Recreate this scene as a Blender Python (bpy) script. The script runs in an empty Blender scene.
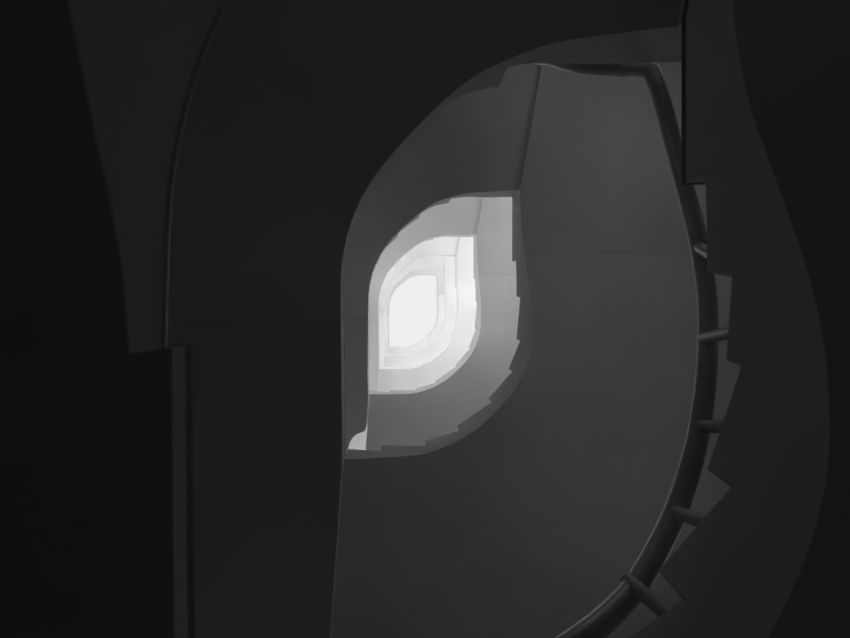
import bpy, bmesh, math
from mathutils import Vector

# ---------------------------------------------------------------- units
# plan measures are in "units" of S metres, heights in storeys of H metres; the camera stands at the origin
H = 3.0
F = 800.0
S = H / F
W = 420.0            # flight width (plan units)
GAP = 1.5            # the flights stop this far short of the shaft wall
FLOOR_Z = -0.235

scene = bpy.context.scene
C = scene.collection


def P(x, y, z):
    """plan (x right, y up as seen from below) and storey height -> world"""
    return Vector((x * S, -y * S, z * H))


# ---------------------------------------------------------------- materials
def plaster(name, col, rough=0.85, bump=0.15, scale=9.0, var=0.06):
    m = bpy.data.materials.new(name)
    m.use_nodes = True
    nt = m.node_tree
    b = nt.nodes['Principled BSDF']
    tc = nt.nodes.new('ShaderNodeTexCoord')
    n1 = nt.nodes.new('ShaderNodeTexNoise')
    n1.inputs['Scale'].default_value = 1.7
    n1.inputs['Detail'].default_value = 4
    n2 = nt.nodes.new('ShaderNodeTexNoise')
    n2.inputs['Scale'].default_value = scale * 8
    n2.inputs['Detail'].default_value = 3
    nt.links.new(tc.outputs['Object'], n1.inputs['Vector'])
    nt.links.new(tc.outputs['Object'], n2.inputs['Vector'])
    r = nt.nodes.new('ShaderNodeValToRGB')
    r.color_ramp.elements[0].position = 0.3
    r.color_ramp.elements[1].position = 0.7
    a = col * (1 - var)
    c = min(1, col * (1 + var))
    r.color_ramp.elements[0].color = (a, a, a, 1)
    r.color_ramp.elements[1].color = (c, c, c, 1)
    nt.links.new(n1.outputs['Fac'], r.inputs['Fac'])
    nt.links.new(r.outputs['Color'], b.inputs['Base Color'])
    b.inputs['Roughness'].default_value = rough
    b.inputs['Specular IOR Level'].default_value = 0.25
    bp = nt.nodes.new('ShaderNodeBump')
    bp.inputs['Strength'].default_value = bump
    bp.inputs['Distance'].default_value = 0.004
    nt.links.new(n2.outputs['Fac'], bp.inputs['Height'])
    nt.links.new(bp.outputs['Normal'], b.inputs['Normal'])
    return m


def metal(name, col, rough, metallic=0.6):
    m = plaster(name, col, rough, 0.35, 14.0, 0.35)
    b = m.node_tree.nodes['Principled BSDF']
    b.inputs['Metallic'].default_value = metallic
    b.inputs['Specular IOR Level'].default_value = 0.6
    return m


def glow(name, strength):
    m = bpy.data.materials.new(name)
    m.use_nodes = True
    nt = m.node_tree
    nt.nodes.remove(nt.nodes['Principled BSDF'])
    e = nt.nodes.new('ShaderNodeEmission')
    e.inputs['Color'].default_value = (1, 1, 1, 1)
    e.inputs['Strength'].default_value = strength
    nt.links.new(e.outputs[0], nt.nodes['Material Output'].inputs[0])
    return m


M_PLASTER = plaster('white plaster', 0.74)
M_TREAD = plaster('dark terrazzo', 0.2, 0.7, 0.2, 14)
M_WALL = plaster('wall plaster', 0.72)
M_FLOOR = plaster('grey stone floor', 0.35, 0.6)
M_RAIL = metal('painted steel tube', 0.8, 0.36, 0.2)
M_NOSE = metal('brushed metal nosing', 0.8, 0.4, 0.3)
M_FRAME = plaster('grey frame paint', 0.6, 0.5)
SKY_GLOW = 0.86
M_SKY = glow('daylit opal glass', SKY_GLOW)


# ---------------------------------------------------------------- object helpers
def obj(name, bm, mat, parent=None, smooth=True):
    bmesh.ops.recalc_face_normals(bm, faces=bm.faces)
    me = bpy.data.meshes.new(name)
    bm.to_mesh(me)
    bm.free()
    me.materials.append(mat)
    if smooth:
        for p in me.polygons:
            p.use_smooth = True
        me.set_sharp_from_angle(angle=math.radians(32))
    o = bpy.data.objects.new(name, me)
    C.objects.link(o)
    if parent is not None:
        o.parent = parent
        o.matrix_parent_inverse = parent.matrix_world.inverted()
    return o


def thing(name, label, cat, loc, group=None):
    o = bpy.data.objects.new(name, None)
    C.objects.link(o)
    o.location = loc
    o.empty_display_size = 0.1
    o['label'] = label
    o['category'] = cat
    if group:
        o['group'] = group
    bpy.context.view_layer.update()
    return o


def struct(o):
    o['kind'] = 'structure'
    return o


# ---------------------------------------------------------------- curves
def catmull(pts, n=8):
    out = []
    m = len(pts)
    for i in range(m - 1):
        p1, p2 = Vector(pts[i]), Vector(pts[i + 1])
        p0 = Vector(pts[i - 1]) if i > 0 else p1 * 2 - p2
        p3 = Vector(pts[i + 2]) if i + 2 < m else p2 * 2 - p1
        # centripetal-like: scale the tangents to the segment
        d1 = (p2 - p1).length
        t1 = (p2 - p0) / max((p2 - p1).length + (p1 - p0).length, 1e-6) * d1
        t2 = (p3 - p1) / max((p3 - p2).length + (p2 - p1).length, 1e-6) * d1
        for j in range(n):
            t = j / n
            a = 2 * t**3 - 3 * t**2 + 1
            b = t**3 - 2 * t**2 + t
            c = -2 * t**3 + 3 * t**2
            d = t**3 - t**2
            out.append(p1 * a + t1 * b + p2 * c + t2 * d)
    out.append(Vector(pts[-1]))
    return out


class Curve:
    def __init__(self, pts, n=10):
        self.p = catmull(pts, n)
        self.s = [0.0]
        for a, b in zip(self.p, self.p[1:]):
            self.s.append(self.s[-1] + (b - a).length)
        self.len = self.s[-1]

    def at(self, u):
        d = max(0.0, min(1.0, u)) * self.len
        for i in range(len(self.s) - 1):
            if d <= self.s[i + 1] or i == len(self.s) - 2:
                k = (d - self.s[i]) / max(self.s[i + 1] - self.s[i], 1e-9)
                return self.p[i].lerp(self.p[i + 1], k)

    def nearest(self, q):
        q = Vector(q)
        best = (1e9, 0)
        for i in range(len(self.p) - 1):
            a, b = self.p[i], self.p[i + 1]
            ab = b - a
            k = max(0, min(1, (q - a).dot(ab) / max(ab.length_squared, 1e-9)))
            d = (a + ab * k - q).length
            if d < best[0]:
                best = (d, (self.s[i] + ab.length * k) / self.len)
        return best[1]


def interp(tab, u):
    if u <= tab[0][0]:
        return tab[0][1]
    for (a, va), (b, vb) in zip(tab, tab[1:]):
        if u <= b:
            return va + (vb - va) * (u - a) / max(b - a, 1e-9)
    return tab[-1][1]


# well edge of the flight that climbs from the upper right corner round the upper left side
LEFT = Curve([(204, 211), (160, 210), (118, 211), (84, 207), (62, 202), (34, 187), (4, 165), (-21, 144), (-41, 122),
              (-56, 98), (-67, 70), (-73, 42), (-75, 10), (-75.5, -12)])
# well edge of the flight that climbs from the lower left corner round the lower right side
RIGHT = Curve([(-74, -189), (-52, -191), (-29, -192), (4, -194), (34, -193), (60, -187), (85, -178), (113, -162),
               (139, -141), (161, -119), (179, -95), (191, -72), (198, -48), (203, -14), (205, 26), (204, 92)])
# outer ends: straight out from the well, turning as the edge turns
ANG_L0, ANG_L1 = math.radians(80), math.radians(181)
ANG_R0, ANG_R1 = math.radians(266), math.radians(361)


def dir_left(u):
    a = ANG_L0 + (ANG_L1 - ANG_L0) * u
    return Vector((math.cos(a), math.sin(a)))


def dir_right(u):
    a = ANG_R0 + (ANG_R1 - ANG_R0) * u
    return Vector((math.cos(a), math.sin(a)))


def outer_left(u, w=W):
    return LEFT.at(u) + dir_left(u) * w


def outer_right(u, w=W):
    return RIGHT.at(u) + dir_right(u) * w


def out_l(u):
    return outer_left(u, W - GAP)


def out_r(u):
    return outer_right(u, W - GAP)


def arc_between(a, b, corner, n=10):
    """quadratic rounding of the landing's outside corner"""
    return [a * (1 - t) ** 2 + corner * 2 * t * (1 - t) + b * t * t for t in [i / n for i in range(n + 1)]]


TR_IN = Vector((204, 211))
BL_IN = Vector((-74, -189))
# landing outside corners
oBL = arc_between(outer_left(1), outer_right(0), Vector((-75 - W * 1.0, -189 - W * 0.95)))
oTR = arc_between(outer_right(1), outer_left(0), Vector((204 + W * 1.02, 211 + W * 0.98)))
oBLi = arc_between(out_l(1), out_r(0), Vector((-75 - W + GAP * 2, -189 - W * 0.95 + GAP * 2)))
oTRi = arc_between(out_r(1), out_l(0), Vector((204 + W * 1.02 - GAP * 2, 211 + W * 0.98 - GAP * 2)))
NS = 60
OUTER = [outer_left(i / NS) for i in range(NS)] + oBL[:-1] + [outer_right(i / NS) for i in range(NS)] + oTR[:-1]
WELL = [LEFT.at(i / NS) for i in range(NS + 1)] + [RIGHT.at(i / NS) for i in range(NS + 1)]


# ---------------------------------------------------------------- solid builders
def ribbon(inn, out, zb, zt, us, top_inn=None):
    """solid between inner and outer curves over the parameters us; zb / zt are functions of u"""
    bm = bmesh.new()
    rows = []
    K = 4
    for u in us:
        a, b = inn(u), out(u)
        bot = [bm.verts.new(P(*(a.lerp(b, k / K)), zb(u))) for k in range(K + 1)]
        c = top_inn(u) if top_inn else a
        top = [bm.verts.new(P(*(c.lerp(b, k / K)), zt(u))) for k in range(K + 1)]
        rows.append((bot, top))
    for (b0, t0), (b1, t1) in zip(rows, rows[1:]):
        for k in range(K):
            bm.faces.new((b0[k], b0[k + 1], b1[k + 1], b1[k]))
            bm.faces.new((t0[k], t1[k], t1[k + 1], t0[k + 1]))
        bm.faces.new((b0[0], b1[0], t1[0], t0[0]))
        bm.faces.new((b0[K], t0[K], t1[K], b1[K]))
    for b, t in (rows[0], rows[-1]):
        for k in range(K):
            bm.faces.new((b[k], t[k], t[k + 1], b[k + 1]))
    return bm


def prism(poly, z0, z1):
    bm = bmesh.new()
    lo = [bm.verts.new(P(p[0], p[1], z0)) for p in poly]
    hi = [bm.verts.new(P(p[0], p[1], z1)) for p in poly]
    n = len(poly)
    f0 = bm.faces.new(lo)
    f1 = bm.faces.new(hi)
    for i in range(n):
        bm.faces.new((lo[i], lo[(i + 1) % n], hi[(i + 1) % n], hi[i]))
    bmesh.ops.triangulate(bm, faces=[f0, f1])
    return bm


def span(u0, u1, n):
    return [u0 + (u1 - u0) * i / n for i in range(n + 1)]


def tube(pts, r, n=14, caps=True):
    bm = bmesh.new()
    pts = [Vector(p) for p in pts]
    rings = []
    up = None
    for i, p in enumerate(pts):
        t = (pts[min(i + 1, len(pts) - 1)] - pts[max(i - 1, 0)]).normalized()
        if up is None:
            up = t.orthogonal().normalized()
        up = (up - t * up.dot(t)).normalized()
        b = t.cross(up)
        rings.append([bm.verts.new(p + (up * math.cos(2 * math.pi * j / n) + b * math.sin(2 * math.pi * j / n)) * r) for j in range(n)])
    for a, b in zip(rings, rings[1:]):
        for j in range(n):
            bm.faces.new((a[j], a[(j + 1) % n], b[(j + 1) % n], b[j]))
    if caps:
        bm.faces.new(rings[0])
        bm.faces.new(rings[-1])
    return bm


SLAB = 0.028
EPS = 0.0004


def flight(name, label, group, inn, out, jumps, tops, soffit, base, straight=False):
    """jumps: parameters where the tread height changes (ascending u); tops: tread heights, len(jumps)+1"""
    root = thing(name, label, 'staircase', base, group)
    obj('waist_slab', ribbon(inn, out, soffit, lambda u: soffit(u) + SLAB, span(EPS, 1 - EPS, 56)), M_PLASTER, root)
    edges = [EPS] + list(jumps) + [1.0 - EPS]
    for i, t in enumerate(tops):
        u0, u1 = edges[i], edges[i + 1]
        if u1 - u0 < 0.004:
            continue
        top = lambda u, t=t: max(t, soffit(u) + SLAB + 0.004)
        edge = inn
        if straight and i < len(tops) - 1:
            edge = lambda u, a=inn(u0), b=inn(u1), u0=u0, u1=u1: a.lerp(b, (u - u0) / (u1 - u0))
        st = obj('step', ribbon(inn, out, lambda u: soffit(u) + SLAB, top, span(u0, u1, max(4, int(56 * (u1 - u0)))), edge),
                 M_PLASTER, root)
        st.data.materials.append(M_TREAD)      # dark terrazzo tread on the plastered riser block
        for p in st.data.polygons:
            if p.normal.z > 0.7:
                p.material_index = 1
    return root


# ---------------------------------------------------------------- storeys
RING = ['lowest', 'second', 'third', 'fourth', 'fifth', 'topmost']

L_JUMP = [LEFT.nearest(q) for q in [(90, 208), (35, 187), (-9, 155), (-45, 115), (-70, 55)]]
R_JUMP = [RIGHT.nearest(q) for q in [(-29, -192), (34, -193), (85, -178), (139, -141), (179, -97), (198, -48), (205, 26)]]
L_SOF = [(LEFT.nearest(q), z) for q, z in [((204, 211), 0.742), ((160, 210), 0.755), ((118, 211), 0.785), ((90, 208), 0.82),
         ((62, 202), 0.862), ((-21, 144), 1.0), ((-56, 98), 1.105), ((-67, 70), 1.155), ((-73.5, 35), 1.210), ((-75, 8), 1.233),
         ((-75.5, -12), 1.235)]]
BL_T, TR_T = 1.31, 0.85
BL_SOF = 1.235
TR_SOF, TR_SOF_LOW = 0.655, 0.563


def soft(tab):
    """piecewise table smoothed by a short running mean"""
    def f(u):
        w = [-0.06, -0.03, 0, 0.03, 0.06]
        v = 0
        for d in w:
            x = u + d
            if x < 0:
                v += 2 * interp(tab, 0) - interp(tab, -x)
            elif x > 1:
                v += 2 * interp(tab, 1) - interp(tab, 2 - x)
            else:
                v += interp(tab, x)
        return v / len(w)
    return f


def left_flight(k, dz, label):
    rise = (BL_T - TR_T) / 6
    tops = [k + dz + TR_T + rise * i for i in range(6)]
    jumps = list(L_JUMP)
    tab = [(u, z + k + dz) for u, z in L_SOF]
    if k == -1:
        tops = [-0.11, -0.02, 0.07, 0.16, 0.24, 0.314]
        jumps[4] = LEFT.nearest((-58, 95))
        tab = [(u, z - 0.008) for u, z in tab]
    root = flight('stair_flight', label, 'flights curving round the upper left of the stairwell',
                  LEFT.at, out_l, jumps, tops, soft(tab), P(-40, 122, k + dz + TR_T))
    if k == -1:
        # the last tread has a thin light metal nosing
        us = span(jumps[4], 0.998, 24)
        pts = [P(*(LEFT.at(u) + dir_left(u) * 0.2), 0.314) + Vector((0, 0, 0.004)) for u in us]
        n = obj('nosing', tube(pts, 0.0055), M_NOSE, root)
        n['label'] = 'thin light metal nosing along the step edge'
    if k == 0:
        # low first step standing on the landing
        d0 = dir_left(0)
        a, b = TR_IN.copy(), TR_IN + Vector((34, 0.8))
        obj('step', prism([a, b, b + d0 * (W - 40), a + d0 * (W - 12)], 0.7315, TR_T), M_PLASTER, root)
    return root


def right_flight(k, tops, label, pocket=False):
    jumps = list(R_JUMP)
    if k == 0:
        jumps[5] = RIGHT.nearest((198, -30))
        jumps[4] = RIGHT.nearest((176, -91))
    e = [0.0] + jumps + [1.0]
    tab = []
    for i, t in enumerate(tops):
        um = (e[i] + e[i + 1]) / 2
        th = interp([(0, 0.075), (0.25, 0.105), (0.6, 0.165), (1, 0.16)], um) * (1.0 if k else 0.82)
        tab.append((um, t - th))
    tab = [(0.0, tab[0][1] - (tab[1][1] - tab[0][1]) * 0.3)] + tab[:-1]
    tab += [(1.0, k + TR_SOF if k else TR_SOF_LOW)]
    root = flight('stair_flight', label, 'flights curving round the lower right of the stairwell',
                  RIGHT.at, out_r, jumps, tops, soft(tab), P(139, -141, tops[0]), straight=True)
    return root


def landing(label, poly, z0, z1, group, base):
    root = thing('stair_landing', label, 'landing', base, group)
    obj('landing_slab', prism(poly, z0, z1 - 0.012), M_PLASTER, root)
    obj('floor_finish', prism(poly, z1 - 0.012, z1), M_TREAD, root)
    return root


BL_POLY = [LEFT.at(1.0), Vector((-75, -80)), Vector((-74, -150)), BL_IN, out_r(0)] + oBLi[::-1][1:]
TR_POLY = [RIGHT.at(1.0), Vector((204, 150)), TR_IN, out_l(0)] + oTRi[::-1][1:]
# one landing has a rounded pocket between its free edge and the outer wall
BL_POCKET = [LEFT.at(1.0), Vector((-76.5, -80)), Vector((-77, -150)), Vector((-75.5, -189)), Vector((-79.8, -258)),
             Vector((-83, -268)), Vector((-92, -272)), Vector((-101, -275)), Vector((-110, -283)), Vector((-117, -295)),
             Vector((-122, -310)), Vector((-126, -330)), Vector((-128, -360)), Vector((-129, -480))] + oBLi[::-1][2:]

LEFT_LABEL = {
    -1: 'nearest dark stair flight at the far left, its step end blurred and close overhead',
    0: 'black underside of the lowest flight overhead, curving round the upper left with thin stepped edge',
    1: 'dark grey curved flight framing the upper left of the pale opening, second ring up',
    2: 'mid grey curved flight above the dark ring at upper left, third ring up',
    3: 'pale grey curved flight at upper left of the white opening, fourth ring up',
    4: 'thin whitish curved flight hugging the skylight at upper left, fifth ring up',
}
RIGHT_LABEL = {
    0: 'black stepped stair flight on the right beside the steel handrail, nearest of the right flights',
    1: 'dark grey toothed flight sweeping below and right of the pale opening, second ring up',
    2: 'mid grey flight sweeping below and right of the bright rings, third ring up',
    3: 'pale flight below and right of the skylight with light edge, fourth ring up',
    4: 'whitish narrow flight curving below the skylight, fifth ring up',
    5: 'innermost whitish flight edge bordering the lower right of the skylight',
}
BL_LABEL = {
    -1: 'black landing corner low at the left, nearest the camera',
    0: 'black landing whose straight lit edge drops below the left of the dark opening',
    1: 'dark grey landing with rounded pocket at lower left of the pale opening',
    2: 'grey landing strip left of the bright rings, third ring up',
    3: 'pale grey landing strip left of the skylight, fourth ring up',
    4: 'thin whitish landing edge at left of the skylight, fifth ring up',
}
TR_LABEL = {
    0: 'black straight landing at upper right where the handrail turns its corner',
    1: 'dark grey landing with square corner at upper right of the pale opening',
    2: 'light grey landing right of the bright rings, third ring up',
    3: 'whitish landing with square corner right of the skylight, fourth ring up',
    4: 'narrow white landing with square corner beside the skylight, fifth ring up',
}
R0_TOPS = [0.387, 0.42, 0.452, 0.490, 0.542, 0.590, 0.62, 0.672]

for k in range(-1, 5):
    dz = 0.05 if k == -1 else 0.0
    left_flight(k, dz, LEFT_LABEL[k])
    landing(BL_LABEL[k], BL_POCKET if k == 1 else BL_POLY, k + dz + (BL_SOF if k > -1 else BL_T - 0.032), k + dz + BL_T,
            'landings at the lower left of the stairwell', P(-100, -120, k + dz + BL_SOF))
for k in range(0, 6):
    if k == 0:
        tops = R0_TOPS
    else:
        r = (TR_T + 1 - BL_T) / 9
        tops = [k - 1 + BL_T + r * (i + 1) for i in range(8)]
    right_flight(k, tops, RIGHT_LABEL[k])
    if k < 5:
        z1 = 0.73 if k == 0 else k + TR_T
        z0 = TR_SOF_LOW if k == 0 else k + TR_SOF
        up = 0.055 if k == 0 else 0.072
        root = thing('stair_landing', TR_LABEL[k], 'landing', P(230, 150, z0), 'landings at the upper right of the stairwell')
        mid_l = RIGHT.at(1.0)

        def edge_in(u):
            return mid_l.lerp(TR_IN, u)

        def edge_out(u):
            x = u * (len(oTRi) - 1)
            n = min(int(x), len(oTRi) - 2)
            return oTRi[n].lerp(oTRi[n + 1], x - n)
        # the underside carries the slope of the flight on and levels out
        obj('landing_slab', ribbon(edge_in, edge_out, lambda u: z0 + up * (1 - (1 - u) ** 2), lambda u: z1 - 0.012, span(0, 1, 20)),
            M_PLASTER, root)
        obj('floor_finish', prism(TR_POLY, z1 - 0.012, z1), M_TREAD, root)

# ---------------------------------------------------------------- top floor with the well opening
TOPZ = 5 + TR_T
top_poly_l = [TR_IN] + [LEFT.at(i / NS) for i in range(1, NS + 1)] + [Vector((-76.5, -80)), BL_IN]
ring_in = top_poly_l + [RIGHT.at(i / NS) for i in range(1, NS + 1)]
bm = bmesh.new()
# floor slab round the left half of the well, and the landing on the right
lhalf = top_poly_l + [out_r(0)] + oBLi[::-1][1:] + [out_l(1 - i / NS) for i in range(1, NS + 1)]
for poly in (lhalf, TR_POLY):
    b2 = prism(poly, TOPZ - 0.1, TOPZ)
    me = bpy.data.meshes.new('tmp')
    b2.to_mesh(me)
    b2.free()
    bm.from_mesh(me)
    bpy.data.meshes.remove(me)
o = struct(obj('floor_upper', bm, M_PLASTER, smooth=False))

# ---------------------------------------------------------------- ground floor, shaft wall, added glowing panes
SHAFT_TOP = 6.75
floor_poly = []
cen = Vector((64, 8))
for p in OUTER:
    floor_poly.append(p + (p - cen).normalized() * 60)
struct(obj('floor', prism(floor_poly, FLOOR_Z - 0.08, FLOOR_Z), M_FLOOR, smooth=False))

# wall: a shell of cells; cells of the added panes stay open
TH = 60
ncol = len(OUTER)
out2 = []
for i in range(ncol):
    t = (OUTER[(i + 1) % ncol] - OUTER[i - 1]).normalized()
    n = Vector((t.y, -t.x))
    if n.dot(OUTER[i] - cen) < 0:
        n = -n
    out2.append(OUTER[i] + n * TH)


def col_of(ang):
    d = Vector((math.cos(math.radians(ang)), math.sin(math.radians(ang))))
    return max(range(ncol), key=lambda i: (OUTER[i] - cen).normalized().dot(d))


# (direction seen from the well, sill, head, half width in columns)
# (…, glow of each pane, unseen and added to light the flights)
ADDED_PANES = [(300, -0.14, 0.14, 6, 0.22), (135, 0.24, 0.42, 4, 0.70), (205, 0.42, 0.60, 3, 0.02), (320, 1.06, 1.24, 3, 1.2),
           (66, 1.24, 1.36, 5, 2.35), (200, 2.38, 2.74, 5, 3.5), (66, 2.24, 2.35, 5, 18.0),
           (200, 3.38, 3.76, 5, 6.0), (320, 3.06, 3.25, 4, 13.5), (66, 3.06, 3.25, 4, 30.0),
           (200, 4.38, 4.76, 5, 6.0), (320, 3.97, 4.25, 5, 8.0), (66, 3.97, 4.17, 4, 28.0),
           (200, 5.38, 5.66, 5, 5.5), (320, 4.97, 5.25, 5, 8.5), (66, 4.97, 5.17, 4, 28.0)]
zs = sorted(set([FLOOR_Z, SHAFT_TOP] + [w[1] for w in ADDED_PANES] + [w[2] for w in ADDED_PANES] + [i * 0.5 for i in range(0, 14)]))
open_cells = set()
for ang, z0, z1, hw, _ in ADDED_PANES:
    c = col_of(ang)
    for j in range(len(zs) - 1):
        if zs[j] >= z0 - 1e-6 and zs[j + 1] <= z1 + 1e-6:
            for i in range(c - hw, c + hw):
                open_cells.add((i % ncol, j))
bm = bmesh.new()
vi = {}


def wv(i, j, o):
    key = (i % ncol, j, o)
    if key not in vi:
        p = (out2 if o else OUTER)[i % ncol]
        vi[key] = bm.verts.new(P(p[0], p[1], zs[j]))
    return vi[key]


nz = len(zs) - 1
for i in range(ncol):
    for j in range(nz):
        if (i, j) in open_cells:
            continue
        bm.faces.new((wv(i, j, 0), wv(i + 1, j, 0), wv(i + 1, j + 1, 0), wv(i, j + 1, 0)))
        bm.faces.new((wv(i, j, 1), wv(i, j + 1, 1), wv(i + 1, j + 1, 1), wv(i + 1, j, 1)))
        if ((i - 1) % ncol, j) in open_cells:
            bm.faces.new((wv(i, j, 0), wv(i, j + 1, 0), wv(i, j + 1, 1), wv(i, j, 1)))
        if ((i + 1) % ncol, j) in open_cells:
            bm.faces.new((wv(i + 1, j, 0), wv(i + 1, j, 1), wv(i + 1, j + 1, 1), wv(i + 1, j + 1, 0)))
        if j + 1 >= nz or (i, j + 1) in open_cells:
            bm.faces.new((wv(i, j + 1, 0), wv(i + 1, j + 1, 0), wv(i + 1, j + 1, 1), wv(i, j + 1, 1)))
        if j == 0 or (i, j - 1) in open_cells:
            bm.faces.new((wv(i, j, 0), wv(i, j, 1), wv(i + 1, j, 1), wv(i + 1, j, 0)))
struct(obj('wall_outer', bm, M_WALL))

for n, (ang, z0, z1, hw, lum) in enumerate(ADDED_PANES):
    c = col_of(ang)
    cols = [(c - hw + i) % ncol for i in range(2 * hw + 1)]
    mid = [OUTER[i].lerp(out2[i], 0.55) for i in cols]
    bm = bmesh.new()
    lo = [bm.verts.new(P(p[0], p[1], z0)) for p in mid]
    hi = [bm.verts.new(P(p[0], p[1], z1)) for p in mid]
    for a in range(len(mid) - 1):
        bm.faces.new((lo[a], lo[a + 1], hi[a + 1], hi[a]))
    pane_obj = obj('added_pane_%d' % (n + 1), bm, glow('added pane glow', lum), smooth=False)  # glowing pane out of view, added to brighten the stairs
    struct(pane_obj)
    # frame: rim and one mullion standing proud of the added pane
    bm = bmesh.new()

    def bar(p, q, za, zb, t=0.0):
        a0, a1 = p, q
        d = (a1 - a0).normalized()
        nn = Vector((-d.y, d.x)) * 6
        vs = []
        for z in (za, zb):
            for v in (a0 - nn, a1 - nn, a1 + nn, a0 + nn):
                vs.append(bm.verts.new(P(v[0], v[1], z)))
        for f in ((0, 1, 2, 3), (4, 7, 6, 5), (0, 4, 5, 1), (1, 5, 6, 2), (2, 6, 7, 3), (3, 7, 4, 0)):
            bm.faces.new([vs[x] for x in f])
    fw = 0.015
    for a in range(len(mid) - 1):
        bar(mid[a], mid[a + 1], z0, z0 + fw)
        bar(mid[a], mid[a + 1], z1 - fw, z1)
    for a, b in ((mid[0], mid[1]), (mid[-1], mid[-2]), (mid[hw], mid[hw + 1])):
        d = (b - a).normalized() * 10
        bar(a, a + d, z0, z1)
    obj('added_pane_frame', bm, M_FRAME, pane_obj, smooth=False)

# ---------------------------------------------------------------- skylight over the shaft
sky = thing('skylight', 'white opal skylight glowing at the very top of the stairwell', 'skylight', P(64, 8, SHAFT_TOP))
obj('glass_pane', prism([p + (p - cen).normalized() * 20 for p in OUTER], SHAFT_TOP, SHAFT_TOP + 0.006), M_SKY, sky, smooth=False)
bm = bmesh.new()
ra = [p + (p - cen).normalized() * 20 for p in OUTER]
rb = out2
for za, zb in ((SHAFT_TOP, SHAFT_TOP + 0.05),):
    v = [[bm.verts.new(P(q[i][0], q[i][1], z)) for i in range(ncol)] for q, z in ((ra, za), (rb, za), (rb, zb), (ra, zb))]
    for i in range(ncol):
        j = (i + 1) % ncol
        for a in range(4):
            b = (a + 1) % 4
            bm.faces.new((v[a][i], v[a][j], v[b][j], v[b][i]))
obj('skylight_frame', bm, M_FRAME, sky, smooth=False)


# ---------------------------------------------------------------- handrail
def px(x, y, z):
    """direction through the well measured from straight above the camera, carried out to height z"""
    return P((x - 402) * z, (311 - y) * z, z)


rail_pts = [px(480, 700, .50), px(530, 672, .53), px(575, 642, .555), px(607, 617, .58), px(635, 587, .605), px(657, 550, .63),
            px(676, 510, .655), px(690, 468, .68), px(700, 425, .71), px(706, 378, .735), px(708, 330, .77),
            px(706, 285, .80), px(698, 238, .83), px(685, 187, .865), px(672, 138, .88), px(663, 103, .885)]
rail = thing('handrail', 'grey steel tube handrail curving along the black stepped flight on the right', 'handrail', px(706, 378, .735))
corner = [px(655, 79, .888), px(650, 70, .889), px(640, 67.5, .89), px(622, 67, .89), px(600, 66.5, .892), px(575, 64, .90), px(540, 56, .935)]
over = []
for i in range(9):
    u = 0.30 + 0.68 * i / 8
    q = LEFT.at(u) + dir_left(u) * 48
    over.append(P(q[0], q[1], 1.0 + 0.45 * i / 8))
obj('rail', tube(catmull(rail_pts + corner + over, 6), 0.029), M_RAIL, rail)
cl = px(622, 67, .89)
obj('joint_collar', tube([cl + Vector((-0.012, 0, 0)), cl + Vector((0.012, 0, 0))], 0.033, 18), M_RAIL, rail)
for i in (1, 4, 7):
    u = 0.30 + 0.68 * i / 8
    t = max(z for e, z in zip([0.0] + L_JUMP, [TR_T + (BL_T - TR_T) / 6 * n for n in range(6)]) if e <= u)
    t = max(t, interp(L_SOF, u) + 0.044)
    q = over[i]
    obj('post', tube([Vector((q.x, q.y, t * H + 0.004)), q], 0.017), M_RAIL, rail)
# short posts, one on each step
posts = [((627, 580), .61, (712, 651), .491), ((672, 511), .655, (752, 538), .543), ((697, 426), .71, (775, 429), .591),
         ((702, 339), .765, (767, 325), .621), ((698, 247), .825, (735, 269), .673)]
for (a, za, b, zb) in posts:
    p, q = px(a[0], a[1], za), px(b[0], b[1], zb + 0.004)
    obj('post', tube([q, q.lerp(p, .5), p], 0.017), M_RAIL, rail)


# ---------------------------------------------------------------- camera
cam = bpy.data.cameras.new('camera')
cam.sensor_width = 36
cam.lens = F / 850 * 36
cam.shift_x = (425 - 402) / 850
cam.shift_y = -(319 - 311) / 850
cam.clip_start = 0.02
cam.dof.use_dof = True
cam.dof.focus_distance = 4.5
cam.dof.aperture_fstop = 6.3
co = bpy.data.objects.new('camera', cam)
co.rotation_euler = (math.pi, 0, 0)
C.objects.link(co)
scene.camera = co

# ---------------------------------------------------------------- world and view
w = bpy.data.worlds.new('overcast')
w.use_nodes = True
w.node_tree.nodes['Background'].inputs[0].default_value = (1, 1, 1, 1)
w.node_tree.nodes['Background'].inputs[1].default_value = 0.8
scene.world = w
scene.view_settings.view_transform = 'Standard'
scene.view_settings.look = 'None'
scene.view_settings.gamma = 1
scene.view_settings.use_curve_mapping = False
scene.view_settings.exposure = 0.0
scene.cycles.max_bounces = 24
scene.cycles.diffuse_bounces = 24
scene.cycles.use_denoising = True
scene.cycles.sample_clamp_indirect = 4
